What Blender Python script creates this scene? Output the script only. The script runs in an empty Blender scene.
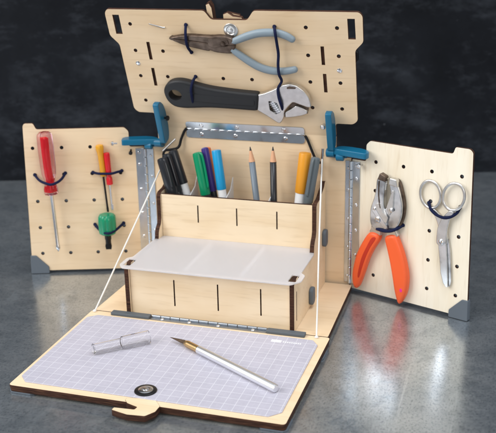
import bpy, bmesh, math, random
from mathutils import Vector, Matrix
random.seed(4)
R = math.radians
S = 0.01                                   # all lengths below are written in centimetres
scn = bpy.context.scene
COL = scn.collection

# ------------------------------------------------------------------ camera
CAM = Vector((39.348, -103.572, 51.903))
yaw, pit, rol = R(17.385), R(-18.907), R(-1.094)
fwd = Vector((-math.sin(yaw)*math.cos(pit), math.cos(yaw)*math.cos(pit), math.sin(pit)))
r0 = Vector((math.cos(yaw), math.sin(yaw), 0)); u0 = r0.cross(fwd)
rt = math.cos(rol)*r0 + math.sin(rol)*u0
up = -math.sin(rol)*r0 + math.cos(rol)*u0
cd = bpy.data.cameras.new('camera'); cam = bpy.data.objects.new('camera', cd); COL.objects.link(cam)
m = Matrix((rt, up, -fwd)).transposed().to_4x4(); m.translation = CAM*S; cam.matrix_world = m
cd.sensor_width = 36; cd.lens = 929.465/496*36
cd.shift_x = (248-255.389)/496; cd.shift_y = (220.698-216.5)/496
cd.clip_start = 0.01; cd.clip_end = 50
cd.dof.use_dof = True; cd.dof.focus_distance = 1.13; cd.dof.aperture_fstop = 9
scn.camera = cam

# ------------------------------------------------------------------ light of the room and an added softbox
w = bpy.data.worlds.new('World'); scn.world = w; w.use_nodes = True
wn = w.node_tree.nodes; wl = w.node_tree.links
bg = wn['Background']; bg.inputs['Strength'].default_value = 0.54
tc = wn.new('ShaderNodeTexCoord'); sp = wn.new('ShaderNodeSeparateXYZ'); rp = wn.new('ShaderNodeValToRGB')
mr = wn.new('ShaderNodeMapRange'); mr.inputs[1].default_value = -1
wl.new(tc.outputs['Generated'], sp.inputs[0]); wl.new(sp.outputs['Z'], mr.inputs[0]); wl.new(mr.outputs[0], rp.inputs[0]); wl.new(rp.outputs[0], bg.inputs[0])
rp.color_ramp.elements[0].position = 0.46; rp.color_ramp.elements[0].color = (.13, .12, .115, 1)
rp.color_ramp.elements[1].position = 0.72; rp.color_ramp.elements[1].color = (.92, .96, 1.0, 1)
def area(name, loc, target, sx, sy, power, col):
    l = bpy.data.lights.new(name, 'AREA'); l.shape = 'RECTANGLE'; l.size = sx*S; l.size_y = sy*S; l.energy = power; l.color = col
    o = bpy.data.objects.new(name, l); COL.objects.link(o); o.location = Vector(loc)*S
    o.rotation_euler = (Vector(target)-Vector(loc)).to_track_quat('-Z', 'Y').to_euler()
area('window_light', (-150, -125, 150), (0, 0, 12), 190, 170, 50, (1.0, .985, .955))
area('added_softbox', (60, -20, 190), (0, 5, 5), 150, 90, 20, (.90, .95, 1.0))  # made-up softbox, high on the right, gives the metals something to reflect
area('room_light', (130, -170, 70), (5, 10, 18), 90, 90, 9, (1.0, .94, .86))
scn.view_settings.view_transform = 'Standard'; scn.view_settings.look = 'None'
scn.view_settings.exposure = 0.1; scn.view_settings.gamma = 1
scn.render.resolution_x = 1024; scn.render.resolution_y = 894

# ------------------------------------------------------------------ materials
def mat(name, col, rough=.5, metal=0, spec=.5, trans=0, ior=1.45, alpha=1, coat=0):
    m = bpy.data.materials.new(name); m.use_nodes = True
    b = m.node_tree.nodes['Principled BSDF']
    b.inputs['Base Color'].default_value = (*col, 1); b.inputs['Roughness'].default_value = rough
    b.inputs['Metallic'].default_value = metal; b.inputs['Specular IOR Level'].default_value = spec
    b.inputs['Transmission Weight'].default_value = trans; b.inputs['IOR'].default_value = ior
    b.inputs['Alpha'].default_value = alpha; b.inputs['Coat Weight'].default_value = coat
    return m
def nd(m, t, **k):
    n = m.node_tree.nodes.new(t)
    for a, v in k.items(): setattr(n, a, v)
    return n
def lk(m, a, b): m.node_tree.links.new(a, b)
def bsdf(m): return m.node_tree.nodes['Principled BSDF']
def noise(m, scale, detail=4, stretch=(1, 1, 1), rough=.5):
    tc = nd(m, 'ShaderNodeTexCoord'); mp = nd(m, 'ShaderNodeMapping'); n = nd(m, 'ShaderNodeTexNoise')
    mp.inputs['Scale'].default_value = stretch
    n.inputs['Scale'].default_value = scale; n.inputs['Detail'].default_value = detail; n.inputs['Roughness'].default_value = rough
    lk(m, tc.outputs['Object'], mp.inputs[0]); lk(m, mp.outputs[0], n.inputs['Vector']); return n.outputs['Fac']
def ramp(m, fac, stops):
    r = nd(m, 'ShaderNodeValToRGB'); lk(m, fac, r.inputs[0]); e = r.color_ramp.elements
    while len(e) < len(stops): e.new(.5)
    for i, (p, c) in enumerate(stops): e[i].position = p; e[i].color = (*c, 1)
    return r.outputs[0]
def mixc(m, fac, a, b, mode='MIX'):
    x = nd(m, 'ShaderNodeMix', data_type='RGBA', blend_type=mode)
    if isinstance(fac, (int, float)): x.inputs[0].default_value = fac
    else: lk(m, fac, x.inputs[0])
    for s, v in ((x.inputs[6], a), (x.inputs[7], b)):
        if isinstance(v, tuple): s.default_value = (*v, 1)
        else: lk(m, v, s)
    return x.outputs[2]
def bump(m, fac, strength, dist=.0004):
    b = nd(m, 'ShaderNodeBump'); b.inputs['Strength'].default_value = strength; b.inputs['Distance'].default_value = dist
    lk(m, fac, b.inputs['Height']); lk(m, b.outputs[0], bsdf(m).inputs['Normal'])
def wood(name, base, stretch):
    m = mat(name, base, .48, spec=.35)
    d = tuple(c*f for c, f in zip(base, (.93, .89, .83)))
    g = noise(m, 22, 6, stretch, .6); g2 = noise(m, 9, 3, (1.6, 1, 1)); fine = noise(m, 160, 3, stretch)
    c1 = ramp(m, g, [(.30, d), (.52, base), (.75, tuple(min(1, c*1.05) for c in base))])
    c2 = ramp(m, g2, [(.30, (.95, .92, .87)), (.62, (1, 1, 1))])
    c3 = ramp(m, fine, [(.3, (.90, .87, .83)), (.45, (1, 1, 1))])
    c = mixc(m, 1.0, c1, c2, 'MULTIPLY'); c = mixc(m, .8, c, c3, 'MULTIPLY')
    lk(m, c, bsdf(m).inputs['Base Color']); bump(m, fine, .12, .0002); return m
BIRCH = (.81, .635, .44)
M = {}
M['wood_h'] = wood('birch_plywood', BIRCH, (.12, 1.5, 1))
M['wood_v'] = wood('birch_plywood_upright_grain_lit', (.89, .82, .69), (1.5, .12, 1))  # paler than the other birch: light on the right door painted into the base
M['wood_x'] = wood('birch_plywood_along', BIRCH, (.12, 1.5, 1.5))
M['wood_o'] = wood('birch_plywood_pale', (.84, .685, .49), (.15, 1.5, 1.5))
m = mat('laser_burnt_edge', (.055, .026, .016), .75, spec=.2)
g = noise(m, 60, 3, (1, 1, 14)); lk(m, ramp(m, g, [(.35, (.030, .013, .009)), (.58, (.070, .031, .019)), (.80, (.15, .075, .04))]), bsdf(m).inputs['Base Color']); M['edge'] = m
M['chrome'] = mat('polished_steel', (.70, .71, .74), .24, 1)
m = mat('hinge_steel', (.60, .63, .67), .24, 1); n_ = noise(m, 60, 4); lk(m, ramp(m, n_, [(.3, (.54, .58, .63)), (.7, (.66, .70, .76))]), bsdf(m).inputs['Base Color']); M['hinge'] = m
m = mat('satin_steel', (.62, .60, .58), .34, 1); n_ = noise(m, 120, 3); lk(m, ramp(m, n_, [(.35, (.62, .61, .60)), (.65, (.72, .71, .70))]), bsdf(m).inputs['Base Color']); M['satin'] = m
m = mat('dark_tool_steel', (.13, .095, .075), .42, .75); n_ = noise(m, 90, 4); lk(m, ramp(m, n_, [(.35, (.075, .052, .040)), (.65, (.17, .125, .10))]), bsdf(m).inputs['Base Color']); M['darksteel'] = m
M['black_metal'] = mat('blackened_steel', (.02, .02, .022), .4, .6)
M['rubber'] = mat('black_rubber', (.018, .019, .022), .48, spec=.4); bump(M['rubber'], noise(M['rubber'], 220, 3), .25)
M['greygrip'] = mat('blue_grey_vinyl_grip', (.23, .29, .34), .38, spec=.5)
M['blue'] = mat('blue_moulded_plastic', (.005, .125, .235), .33, spec=.5)
M['navy'] = mat('navy_elastic_cord', (.008, .012, .045), .8, spec=.2); bump(M['navy'], noise(M['navy'], 1100, 1), .7)
M['blackcord'] = mat('black_elastic_cord', (.012, .012, .014), .7, spec=.2)
M['string'] = mat('white_string', (.78, .77, .74), .75, spec=.2)
m = M['string']; bump(m, noise(m, 900, 1), .5)
M['pad'] = mat('grey_rubber_pad', (.115, .135, .16), .6, spec=.3); bump(M['pad'], noise(M['pad'], 300, 3), .2)
M['strip'] = mat('dark_grey_plastic', (.10, .115, .13), .5, spec=.35)
M['orange'] = mat('orange_vinyl_grip', (.86, .125, .035), .36, spec=.45)
M['blackplas'] = mat('black_gloss_plastic', (.02, .022, .027), .25, spec=.5)
M['green'] = mat('green_plastic', (.0, .24, .105), .32)
M['purple'] = mat('purple_plastic', (.05, .03, .20), .35)
M['cyan'] = mat('light_blue_plastic', (.01, .30, .58), .35)
M['orangepl'] = mat('orange_plastic', (.80, .20, .06), .4)
M['yellow'] = mat('amber_yellow_plastic', (.72, .30, .02), .4)
M['grey'] = mat('grey_plastic', (.115, .14, .155), .42)
M['greypaint'] = mat('blue_grey_lacquer', (.15, .185, .225), .35)
M['white'] = mat('white_plastic', (.75, .76, .78), .45)
M['cedar'] = mat('sharpened_cedar', (.66, .36, .21), .7); 
M['lead'] = mat('graphite_point', (.03, .03, .033), .4, .3)
M['alu'] = mat('brushed_aluminium', (.86, .87, .89), .36, 1); bump(M['alu'], noise(M['alu'], 300, 2, (.05, 1, 1)), .12, .0001)
M['brass'] = mat('brass_collar', (.66, .45, .22), .3, 1)
M['redcore'] = mat('red_plastic', (.68, .010, .018), .35)
M['yelclear'] = mat('amber_clear_plastic', (.86, .42, .03), .22, trans=.25)
M['redclear'] = mat('red_clear_plastic', (.70, .02, .03), .22, trans=.15)
M['greenclear'] = mat('green_clear_plastic', (.02, .42, .22), .16, trans=.45)
M['pinkclear'] = mat('pink_clear_plastic', (.93, .66, .74), .06, trans=1, ior=1.32)
M['clear'] = mat('clear_plastic', (.99, .99, .99), .03, trans=1, ior=1.25)
m = mat('frosted_plastic', (.90, .875, .885), .34, trans=.62, ior=1.15); M['frost'] = m
m = mat('frosted_plastic_thin', (.84, .84, .86), .4, trans=.4, ior=1.3); M['frost2'] = m

# grid mat: white half-inch rules on a pale lavender sheet
m = mat('grid_sheet', (.56, .555, .63), .38, spec=.4)
tc = nd(m, 'ShaderNodeTexCoord'); sp = nd(m, 'ShaderNodeSeparateXYZ'); lk(m, tc.outputs['Object'], sp.inputs[0])
def mth(op, a, b=None):
    n = nd(m, 'ShaderNodeMath', operation=op)
    for i, v in enumerate((a, b)):
        if v is None: continue
        if isinstance(v, (int, float)): n.inputs[i].default_value = v
        else: lk(m, v, n.inputs[i])
    return n.outputs[0]
PX = 1.27*S
def line(ax, half, pitch=PX):
    q = mth('ABSOLUTE', mth('SUBTRACT', mth('FRACT', mth('ADD', mth('DIVIDE', sp.outputs[ax], pitch), 100.5)), .5))
    return mth('LESS_THAN', q, half)
fac = mth('MAXIMUM', line('X', .032), line('Y', .034)); fine = mth('MAXIMUM', line('X', .05, PX/2), line('Y', .05, PX/2))
c = mixc(m, mth('MULTIPLY', fine, .06), (.47, .455, .53), (.80, .80, .84)); c = mixc(m, mth('MULTIPLY', fac, .36), c, (.82, .82, .86))
wear = noise(m, 40, 7, (1, 1, 1), .75); c = mixc(m, 1, c, ramp(m, wear, [(.32, (.90, .90, .91)), (.55, (1, 1, 1))]), 'MULTIPLY')
cut = noise(m, 90, 2, (.06, 3, 1)); c = mixc(m, mixc(m, .35, (0, 0, 0), ramp(m, cut, [(.72, (0, 0, 0)), (.75, (1, 1, 1))])), c, (.74, .74, .78))
lk(m, c, bsdf(m).inputs['Base Color']); M['mat'] = m
M['ink'] = mat('white_print', (.85, .85, .88), .5)

# zinc table
m = mat('zinc_sheet', (.2, .22, .24), .18, .78)
a_ = noise(m, 380, 4, (1, .6, 1), .8); b_ = noise(m, 6, 6, (1, 1, 1), .65); c_ = noise(m, 42, 7, (1, 1, 1), .72); d_ = noise(m, 26, 8, (1, .4, 1), .75)
base = ramp(m, b_, [(.3, (.37, .42, .47)), (.7, (.54, .575, .605))])
sp_ = ramp(m, a_, [(.36, (.55, .57, .60)), (.48, (.93, .93, .93)), (.62, (1.0, 1.0, 1.0))])
bl = ramp(m, c_, [(.34, (.72, .74, .76)), (.56, (1, 1, 1))])
base = mixc(m, 1, base, sp_, 'MULTIPLY'); base = mixc(m, .9, base, bl, 'MULTIPLY')
sc = ramp(m, d_, [(.56, (0, 0, 0)), (.76, (1, 1, 1))])
base = mixc(m, mixc(m, .6, (0, 0, 0), sc), base, (.62, .69, .76))
scr = noise(m, 60, 3, (1, .03, 1), .5); scr2 = noise(m, 45, 3, (.04, 1, 1), .5)
for q_ in (scr, scr2): base = mixc(m, mixc(m, .35, (0, 0, 0), ramp(m, q_, [(.70, (0, 0, 0)), (.73, (1, 1, 1))])), base, (.7, .75, .8))
lk(m, base, bsdf(m).inputs['Base Color'])
rr = nd(m, 'ShaderNodeMapRange'); lk(m, c_, rr.inputs[0]); rr.inputs[1].default_value = .3; rr.inputs[2].default_value = .7; rr.inputs[3].default_value = .15; rr.inputs[4].default_value = .26
lk(m, rr.outputs[0], bsdf(m).inputs['Roughness']); bump(m, a_, .05, .0003); M['zinc'] = m
m = mat('chrome_painted_reflections', (.7, .7, .7), .27, 1); n_ = noise(m, 45, 3, (1, 1, 1), .5); lk(m, ramp(m, n_, [(.36, (.34, .34, .35)), (.48, (.60, .61, .63)), (.60, (.74, .75, .77))]), bsdf(m).inputs['Base Color']); M['jaw'] = m  # noise patches paint dark and bright reflections into the chrome colour

# chalkboard
m = mat('chalkboard_slate', (.02, .022, .027), .75, spec=.15)
a_ = noise(m, 3.6, 8, (1, 1, 1.2), .68); b_ = noise(m, 11, 8, (.6, 1.2, 1), .75); d_ = noise(m, 60, 3, (1, 1, 1), .5)
base = ramp(m, a_, [(.36, (.0040, .0048, .0068)), (.55, (.0085, .0100, .0135)), (.76, (.034, .039, .048))])
sm = ramp(m, b_, [(.50, (0, 0, 0)), (.80, (1, 1, 1))]); base = mixc(m, mixc(m, .5, (0, 0, 0), sm), base, (.085, .095, .115))
dots = ramp(m, d_, [(.74, (0, 0, 0)), (.79, (1, 1, 1))]); base = mixc(m, mixc(m, .5, (0, 0, 0), dots), base, (.22, .23, .25))
lk(m, base, bsdf(m).inputs['Base Color']); M['slate'] = m

# ------------------------------------------------------------------ mesh helpers (input cm)
def catmull(pts, n=5, closed=True):
    out = []; N = len(pts)
    rng = range(N) if closed else range(N-1)
    for i in rng:
        P = [Vector(pts[(i+k) % N] if closed else pts[max(0, min(N-1, i+k))]) for k in (-1, 0, 1, 2)]
        for j in range(n):
            t = j/n
            out.append(.5*((2*P[1])+(-P[0]+P[2])*t+(2*P[0]-5*P[1]+4*P[2]-P[3])*t*t+(-P[0]+3*P[1]-3*P[2]+P[3])*t**3))
    if not closed: out.append(Vector(pts[-1]))
    return [tuple(v) for v in out]
def circle(cx, cy, rx, ry=None, n=16):
    ry = ry or rx
    return [(cx+rx*math.cos(2*math.pi*i/n), cy+ry*math.sin(2*math.pi*i/n)) for i in range(n)]
def rect(x0, y0, x1, y1, c=0):
    if not c: return [(x0, y0), (x1, y0), (x1, y1), (x0, y1)]
    return [(x0+c, y0), (x1-c, y0), (x1, y0+c), (x1, y1-c), (x1-c, y1), (x0+c, y1), (x0, y1-c), (x0, y0+c)]
def rrect(x0, y0, x1, y1, r, n=5):
    o = []
    for cx, cy, a in ((x1-r, y1-r, 0), (x0+r, y1-r, 90), (x0+r, y0+r, 180), (x1-r, y0+r, 270)):
        for i in range(n+1):
            t = R(a+90*i/n); o.append((cx+r*math.cos(t), cy+r*math.sin(t)))
    return o
def rounded(pts, r, n=4):
    """round every corner of a polygon by about r"""
    o = []; N = len(pts)
    for i in range(N):
        a, b, c = Vector(pts[i-1]), Vector(pts[i]), Vector(pts[(i+1) % N])
        d1 = (a-b); d2 = (c-b); k = min(r, d1.length*.45, d2.length*.45)
        p, q = b+d1.normalized()*k, b+d2.normalized()*k
        for j in range(n+1):
            t = j/n; o.append(tuple((1-t)**2*p+2*t*(1-t)*b+t*t*q))
    return o
def area2(p): return sum(p[i-1][0]*p[i][1]-p[i][0]*p[i-1][1] for i in range(len(p)))/2
def offset(p, d):
    """inward offset of a ccw polygon"""
    o = []; N = len(p)
    for i in range(N):
        a, b, c = Vector(p[i-1]), Vector(p[i]), Vector(p[(i+1) % N])
        e1 = (b-a).normalized(); e2 = (c-b).normalized()
        n1 = Vector((-e1.y, e1.x)); n2 = Vector((-e2.y, e2.x)); s = n1+n2
        if s.length < 1e-6: s = n1
        s.normalize(); k = max(.45, s.dot(n1)); o.append(tuple(b+s*(d/k)))
    return o
class MB:
    def __init__(self): self.bm = bmesh.new()
    def pillow(self, outer, z0, z1, r=.04, holes=(), steps=2, side=0, T=None, bottom_r=None):
        bm = self.bm; T = T or Matrix.Identity(4); edges_t = []; edges_b = []
        rb = r if bottom_r is None else bottom_r
        for k, loop in enumerate([outer]+list(holes)):
            loop = [tuple(v)[:2] for v in loop]
            if area2(loop) < 0: loop = loop[::-1]
            sg = 1 if k == 0 else -1
            lv = []
            rr, rrb = (r, rb) if k == 0 else (min(r, .03), min(rb, .03))
            for i in range(steps+1):
                t = i/steps*math.pi/2; lv.append((z0+rrb*(1-math.sin(t)), rrb*(1-math.cos(t)))) if False else lv.append((z0+rrb*(1-math.cos(t)), rrb*(1-math.sin(t))))
            for i in range(steps+1):
                t = i/steps*math.pi/2; lv.append((z1-rr+rr*math.sin(t), rr*(1-math.cos(t))))
            rings = []
            for z, ins in lv:
                q = offset(loop, sg*ins) if ins > 1e-6 else loop
                rings.append([bm.verts.new(T @ Vector((a*S, b*S, z*S))) for a, b in q])
            n = len(loop)
            for A, B in zip(rings, rings[1:]):
                for i in range(n):
                    vs = (A[i-1], A[i], B[i], B[i-1])
                    f = bm.faces.new(vs if k == 0 else vs[::-1]); f.material_index = side; f.smooth = True
            edges_b += [bm.edges.get((rings[0][i-1], rings[0][i])) for i in range(n)]
            edges_t += [bm.edges.get((rings[-1][i-1], rings[-1][i])) for i in range(n)]
        for ed, flip in ((edges_t, 1), (edges_b, -1)):
            res = bmesh.ops.triangle_fill(bm, use_beauty=True, edges=ed)
            nrm = (T.to_3x3() @ Vector((0, 0, flip)))
            for f in res['geom']:
                if isinstance(f, bmesh.types.BMFace):
                    f.normal_update(); f.material_index = 0
                    if f.normal.dot(nrm) < 0: f.normal_flip()
        return self
    def box(self, x0, y0, z0, x1, y1, z1, r=.04, T=None): return self.pillow(rect(x0, y0, x1, y1), z0, z1, r, T=T)
    def tube(self, pts, rad, seg=12, flat=None, mi=0, power=2.0, up=None):
        """sweep round (or flattened: radius*flat along up) section; rad a number or a list"""
        bm = self.bm; P = [Vector(p) for p in pts]; n = len(P)
        rad = [rad]*n if isinstance(rad, (int, float)) else rad
        flat = 1 if flat is None else flat
        fl = [flat]*n if isinstance(flat, (int, float)) else flat
        prevu = Vector(up) if up else None; rings = []
        for i in range(n):
            t = (P[min(i+1, n-1)]-P[max(i-1, 0)]).normalized()
            if prevu is None: prevu = Vector((0, 0, 1)) if abs(t.z) < .9 else Vector((0, 1, 0))
            u = (prevu-t*prevu.dot(t)).normalized(); s = t.cross(u); prevu = Vector(up) if up else u
            ring = []
            for k in range(seg):
                a = 2*math.pi*k/seg; c, d = math.cos(a), math.sin(a)
                c = math.copysign(abs(c)**(2/power), c); d = math.copysign(abs(d)**(2/power), d)
                ring.append(bm.verts.new((P[i]+s*c*rad[i]+u*d*rad[i]*fl[i])*S))
            rings.append(ring)
        for A, B in zip(rings, rings[1:]):
            for k in range(seg):
                f = bm.faces.new((A[k-1], A[k], B[k], B[k-1])); f.smooth = True; f.material_index = mi
        for ring, fl2 in ((rings[0], 1), (rings[-1], 0)):
            f = bm.faces.new(ring[::-1] if fl2 else ring); f.smooth = True; f.material_index = mi
        return self
    def lathe(self, prof, base=(0, 0, 0), axis=(0, 0, 1), seg=24, mi=0, flutes=0, fdepth=0):
        """prof: list of (distance along axis, radius)"""
        bm = self.bm; ax = Vector(axis).normalized(); q = ax.to_track_quat('Z', 'Y'); b = Vector(base); rings = []
        for h, r in prof:
            ring = []
            for k in range(seg):
                a = 2*math.pi*k/seg; rr = max(r, .0015)
                if flutes and r > .5: rr *= 1-fdepth*(.5+.5*math.cos(a*flutes))**3
                ring.append(bm.verts.new((b+q @ Vector((rr*math.cos(a), rr*math.sin(a), h)))*S))
            rings.append(ring)
        for A, B in zip(rings, rings[1:]):
            for k in range(seg):
                f = bm.faces.new((A[k-1], A[k], B[k], B[k-1])); f.smooth = True; f.material_index = mi
        bm.faces.new(rings[0][::-1]).material_index = mi; bm.faces.new(rings[-1]).material_index = mi
        return self
    def build(self, name, mats, parent=None, M4=None, sharp=35, label=None):
        bm = self.bm; bmesh.ops.recalc_face_normals(bm, faces=bm.faces[:]) 
        me = bpy.data.meshes.new(name)
        for e in bm.edges:
            if len(e.link_faces) == 2 and e.calc_face_angle(0) > R(sharp): e.smooth = False
        bm.to_mesh(me); bm.free()
        for mm in (mats if isinstance(mats, (list, tuple)) else [mats]): me.materials.append(mm)
        o = bpy.data.objects.new(name, me); COL.objects.link(o)
        if parent: o.parent = parent
        if M4: o.matrix_local = M4
        if label: o['label'] = label
        return o
def empty(name, label, cat, M4=None, group=None):
    o = bpy.data.objects.new(name, None); COL.objects.link(o); o.empty_display_size = .02
    if M4: o.matrix_world = M4
    o['label'] = label; o['category'] = cat
    if group: o['group'] = group
    return o
def tag(o, label, cat, group=None):
    o['label'] = label; o['category'] = cat
    if group: o['group'] = group
    return o
def frame(o, ex, ey):
    ex, ey = Vector(ex).normalized(), Vector(ey).normalized(); ez = ex.cross(ey)
    m = Matrix((ex, ey, ez)).transposed().to_4x4(); m.translation = Vector(o)*S; return m
def comp(F, u, v, n):
    """where a point seen at (u,v) on the panel stands when it is n above the panel"""
    c = F.inverted() @ (CAM*S)/S; t = n/c.z
    return u+(c.x-u)*t, v+(c.y-v)*t
def on(F, u, v, n, n0=0):
    """frame of a tool lying on panel F: seen at (u,v), its middle n above it, its back at n0"""
    a, b = comp(F, u, v, n); return F @ Matrix.Translation(Vector((a-u, b-v, n0))*S)
def on_at(F, u, v, n, n0=0):
    a, b = comp(F, u, v, n); return F @ Matrix.Translation(Vector((a, b, n0))*S)

# ------------------------------------------------------------------ setting
TZ = -1.05
o = MB().box(-170, -75, TZ-4, 150, 150, TZ, .3)
t = o.build('table', M['zinc'])
t['kind'] = 'structure'
# cut the far side of the table along the wall by simply standing the wall on it
wa = R(17.2); WF = frame((-16.3, 70.3, TZ), (math.cos(wa), math.sin(wa), 0), (0, 0, 1))
wall = MB().box(-190, .0, -3, 190, 150, 0, .1).build('wall', M['slate'], None, WF); wall['kind'] = 'structure'

# ------------------------------------------------------------------ tool box
D = 17.8; HB = 15.3; TOP = 21.5
aLid, aL, aR = R(18.6), R(18.8), R(20.4)
LID = frame((0, D, TOP), (1, 0, 0), (0, -math.sin(aLid), math.cos(aLid)))
DL0 = frame((-HB, D, 0), (math.cos(aL), math.sin(aL), 0), (0, 0, 1))       # x = -u
DR0 = frame((HB, D, 0), (math.cos(aR), -math.sin(aR), 0), (0, 0, 1))       # x = +u
BK = frame((0, D, 0), (1, 0, 0), (0, 0, 1))
box = empty('tool_box', 'open birch plywood tool box with pegboard lid and doors, fold-down drawing board in front', 'tool box')
PT = .38                                                                     # plywood thickness

def screw(parent, x, y, z=.02, r=.28, mat_=None, h=.12):
    s = MB().lathe([(0, r), (h*.4, r), (h, r*.65), (h, r*.2), (h*.6, r*.15)], (x, y, z), (0, 0, 1), 14)
    return s.build('screw', mat_ or M['chrome'], parent)

# lid
out = [(-17.2, 18.2), (-17.6, 17.6), (-17.55, 14.3), (-16.4, 13.0), (-16.3, 2.9), (-15.7, 2.3), (-13.2, 2.3), (-13.2, -.05), (13.2, -.05), (13.2, 2.0), (15.6, 2.0), (16.25, 2.6),
       (16.4, 13.0), (17.5, 14.2), (17.55, 17.8), (17.1, 18.3), (3.4, 18.3), (2.4, 16.95), (-2.5, 16.95), (-3.3, 18.2)]
hs = []
for sx, xx in ((-1, (-14.17, -10.12)), (1, (14.2, 10.15))):
    for x in xx:
        for l in (4.35, 8.25, 12.15, 16.08):
            if x < -13 or x > 0 or l in (8.25, 12.15): hs.append(circle(x, l, .24, n=12))
hs += [circle(-2, 8.28, .24, n=12), circle(2.08, 8.28, .24, n=12), circle(-5.99, 8.44, .24, n=12), circle(-6.15, 16.1, .2, n=12), circle(6.0, 16.14, .2, n=12), circle(6.1, 2.95, .2, n=12)]
for sx in (-1, 1):
    hs += [rect(min(sx*15.6, sx*16.5), 14.6, max(sx*15.6, sx*16.5), 17.35), rect(min(sx*11.9, sx*12.3), 10.85, max(sx*11.9, sx*12.3), 13.45), rect(min(sx*11.95, sx*12.35), 6.8, max(sx*11.95, sx*12.35), 9.5)]
hs = [h for h in hs if not (abs(sum(p[0] for p in h)/len(h)-14.2) < .1 and False)]
lid = MB().pillow(rounded(out, .35, 3), -PT, 0, .03, hs, side=1).build('lid', [M['wood_h'], M['edge']], box, LID)
for x, l in ((-14.18, 10.2), (14.17, 10.1)): screw(lid, x, l, 0, .33)
g = MB(); g.lathe([(0, .98), (.10, .98), (.16, .9), (.18, .62), (.10, .52), (.10, .30), (.22, .26), (.24, .12)], (.05, 15.5, 0), (0, 0, 1), 28); g.build('grommet', M['satin'], lid)
MB().pillow([(-3.1, 16.2), (-2.3, 16.2), (-2.35, 18.4), (-2.65, 19.0), (-3.1, 18.8)], -1.5, -PT-.02, .03, side=1).build('latch_hook', [M['wood_h'], M['edge']], lid)
MB().pillow([(-1.0, 15.9), (2.0, 15.9), (1.6, 17.1), (.4, 17.25), (-.3, 17.75), (-.9, 17.5)], -.9, -PT-.02, .03, side=1).build('latch_tab', [M['wood_h'], M['edge']], lid)
MB().pillow([(-.8, 16.4), (1.4, 16.4), (1.2, 17.2), (-.5, 17.6)], -1.3, -.93, .03, side=1).build('latch_tab', [M['wood_h'], M['edge']], lid)

for sx in (-1, 1):
    for x0, x1, l0, l1 in ((11.9, 12.3, 10.85, 13.45), (11.95, 12.35, 6.8, 9.5)):
        MB().box(min(sx*x0, sx*x1)+.01, l0+.01, -PT-.01, max(sx*x0, sx*x1)-.01, l1-.01, -.16, .01).build('slot_tab', M['edge'], lid)
mb = MB().tube([(-11.35, 16.2, .05), (-11.2, 16.2, .16), (-9.4, 15.72, .16), (-9.2, 15.7, .05)], .1, 8); mb.build('pin', M['satin'], lid)
MB().pillow([(16.0, 12.9), (16.6, 12.5), (16.6, 11.4), (16.2, 10.9), (16.0, 11.0)], -1.0, -PT-.05, .05).build('latch_clip', M['black_metal'], lid)

# back panel
out = [(-15.3, -.6), (15.3, -.6), (15.3, 18.6), (13.2, 18.6), (13.2, 21.55), (-13.2, 21.55), (-13.2, 18.6), (-15.3, 18.6)]
back = MB().pillow(rounded(out, .1, 2), -PT, 0, .03, side=1).build('back_panel', [M['wood_h'], M['edge']], box, BK)

# floor panel
MB().pillow(rounded([(-16.2, .05), (16.2, .05), (15.75, 17.35), (-15.75, 17.35)], .2, 2), -.62, 0, .03, side=1).build('floor_panel', [M['wood_x'], M['edge']], box)

# lid hinge (leaf on the lid, leaf on the back panel, knuckles)
def barrel(mb, x0, x1, y, z, r, n, axis='x', gap=.06):
    L = (x1-x0)/n
    for i in range(n):
        a, b = x0+i*L+gap/2, x0+(i+1)*L-gap/2
        if axis == 'x': mb.lathe([(0, r*.85), (.04, r), (b-a-.04, r), (b-a, r*.85)], (a, y, z), (1, 0, 0), 12)
        else: mb.lathe([(0, r*.85), (.04, r), (b-a-.04, r), (b-a, r*.85)], (y, a, z), (0, 1, 0), 12)
hg = MB().pillow(rounded([(-8.7, .02), (8.75, .02), (8.75, 1.2), (-8.7, 1.2)], .45, 4), 0, .14, .03)
h1 = hg.build('hinge', M['hinge'], box, LID)
for x in (-6.3, -1, 5.8): screw(h1, x, .68, .14, .3)
hg = MB().pillow(rounded([(-8.7, 20.2), (8.75, 20.2), (8.75, 21.4), (-8.7, 21.4)], .45, 4), 0, .14, .03); barrel(hg, -8.7, 8.75, 21.5, .10, .13, 14, gap=.1)
h2 = hg.build('hinge', M['hinge'], box, BK)
for x in (-6.4, -1.3, 6.0): screw(h2, x, 20.8, .14, .3)

# doors with their piano hinges
def door(F, sx, label):
    U = lambda u, z: (sx*u, z)
    o = [U(.1, -.6), U(18.2, -.6), U(17.75 if sx > 0 else 17.55, 21.9), U(17.3, 22.3), U(16.0 if sx < 0 else 15.3, 22.3), U(15.6 if sx < 0 else 15.0, 21.4), U(2.9, 21.4), U(2.3, 20.8), U(2.3, 18.5), U(.1, 18.5)]
    hl = []
    for u in (3.85, 8.03, 12.17, 16.38):
        for z in (2.2, 6.33, 10.45, 14.55, 18.58):
            if u == 3.85 and (z == 18.58 and sx < 0): continue
            hl.append(circle(sx*u, z, .24, n=12))
    d = MB().pillow(rounded(o, .25, 3), -PT, 0, .03, hl, side=1).build('door', [M['wood_h'] if sx < 0 else M['wood_v'], M['edge']], box, F, label=label)
    mb = MB().pillow([U(.25, .1), U(1.45, .1), U(1.45, 18.2), U(.25, 18.2)], .0, .14, .03)
    barrel(mb, .1, 18.2, sx*.05, .2, .24, 14, 'y')
    h = mb.build('hinge', M['hinge'], box, F)
    for z in (.9, 4.6, 8.3, 12, 15.8, 17.6): screw(h, sx*.9, z, .14, .25)
    # rubber corner pad wrapped round the outer bottom corner
    p = MB().pillow(rounded([U(15.6, -.98), U(18.35, -.98), U(18.25, 1.9), U(17.4, 1.9), U(15.6, .05)], .15, 3), -PT-.25, .22, .06); p.build('corner_pad', M['pad'], d)
    return d
DLd = door(DL0, -1, 'left pegboard door with three screwdrivers strapped on')
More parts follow.
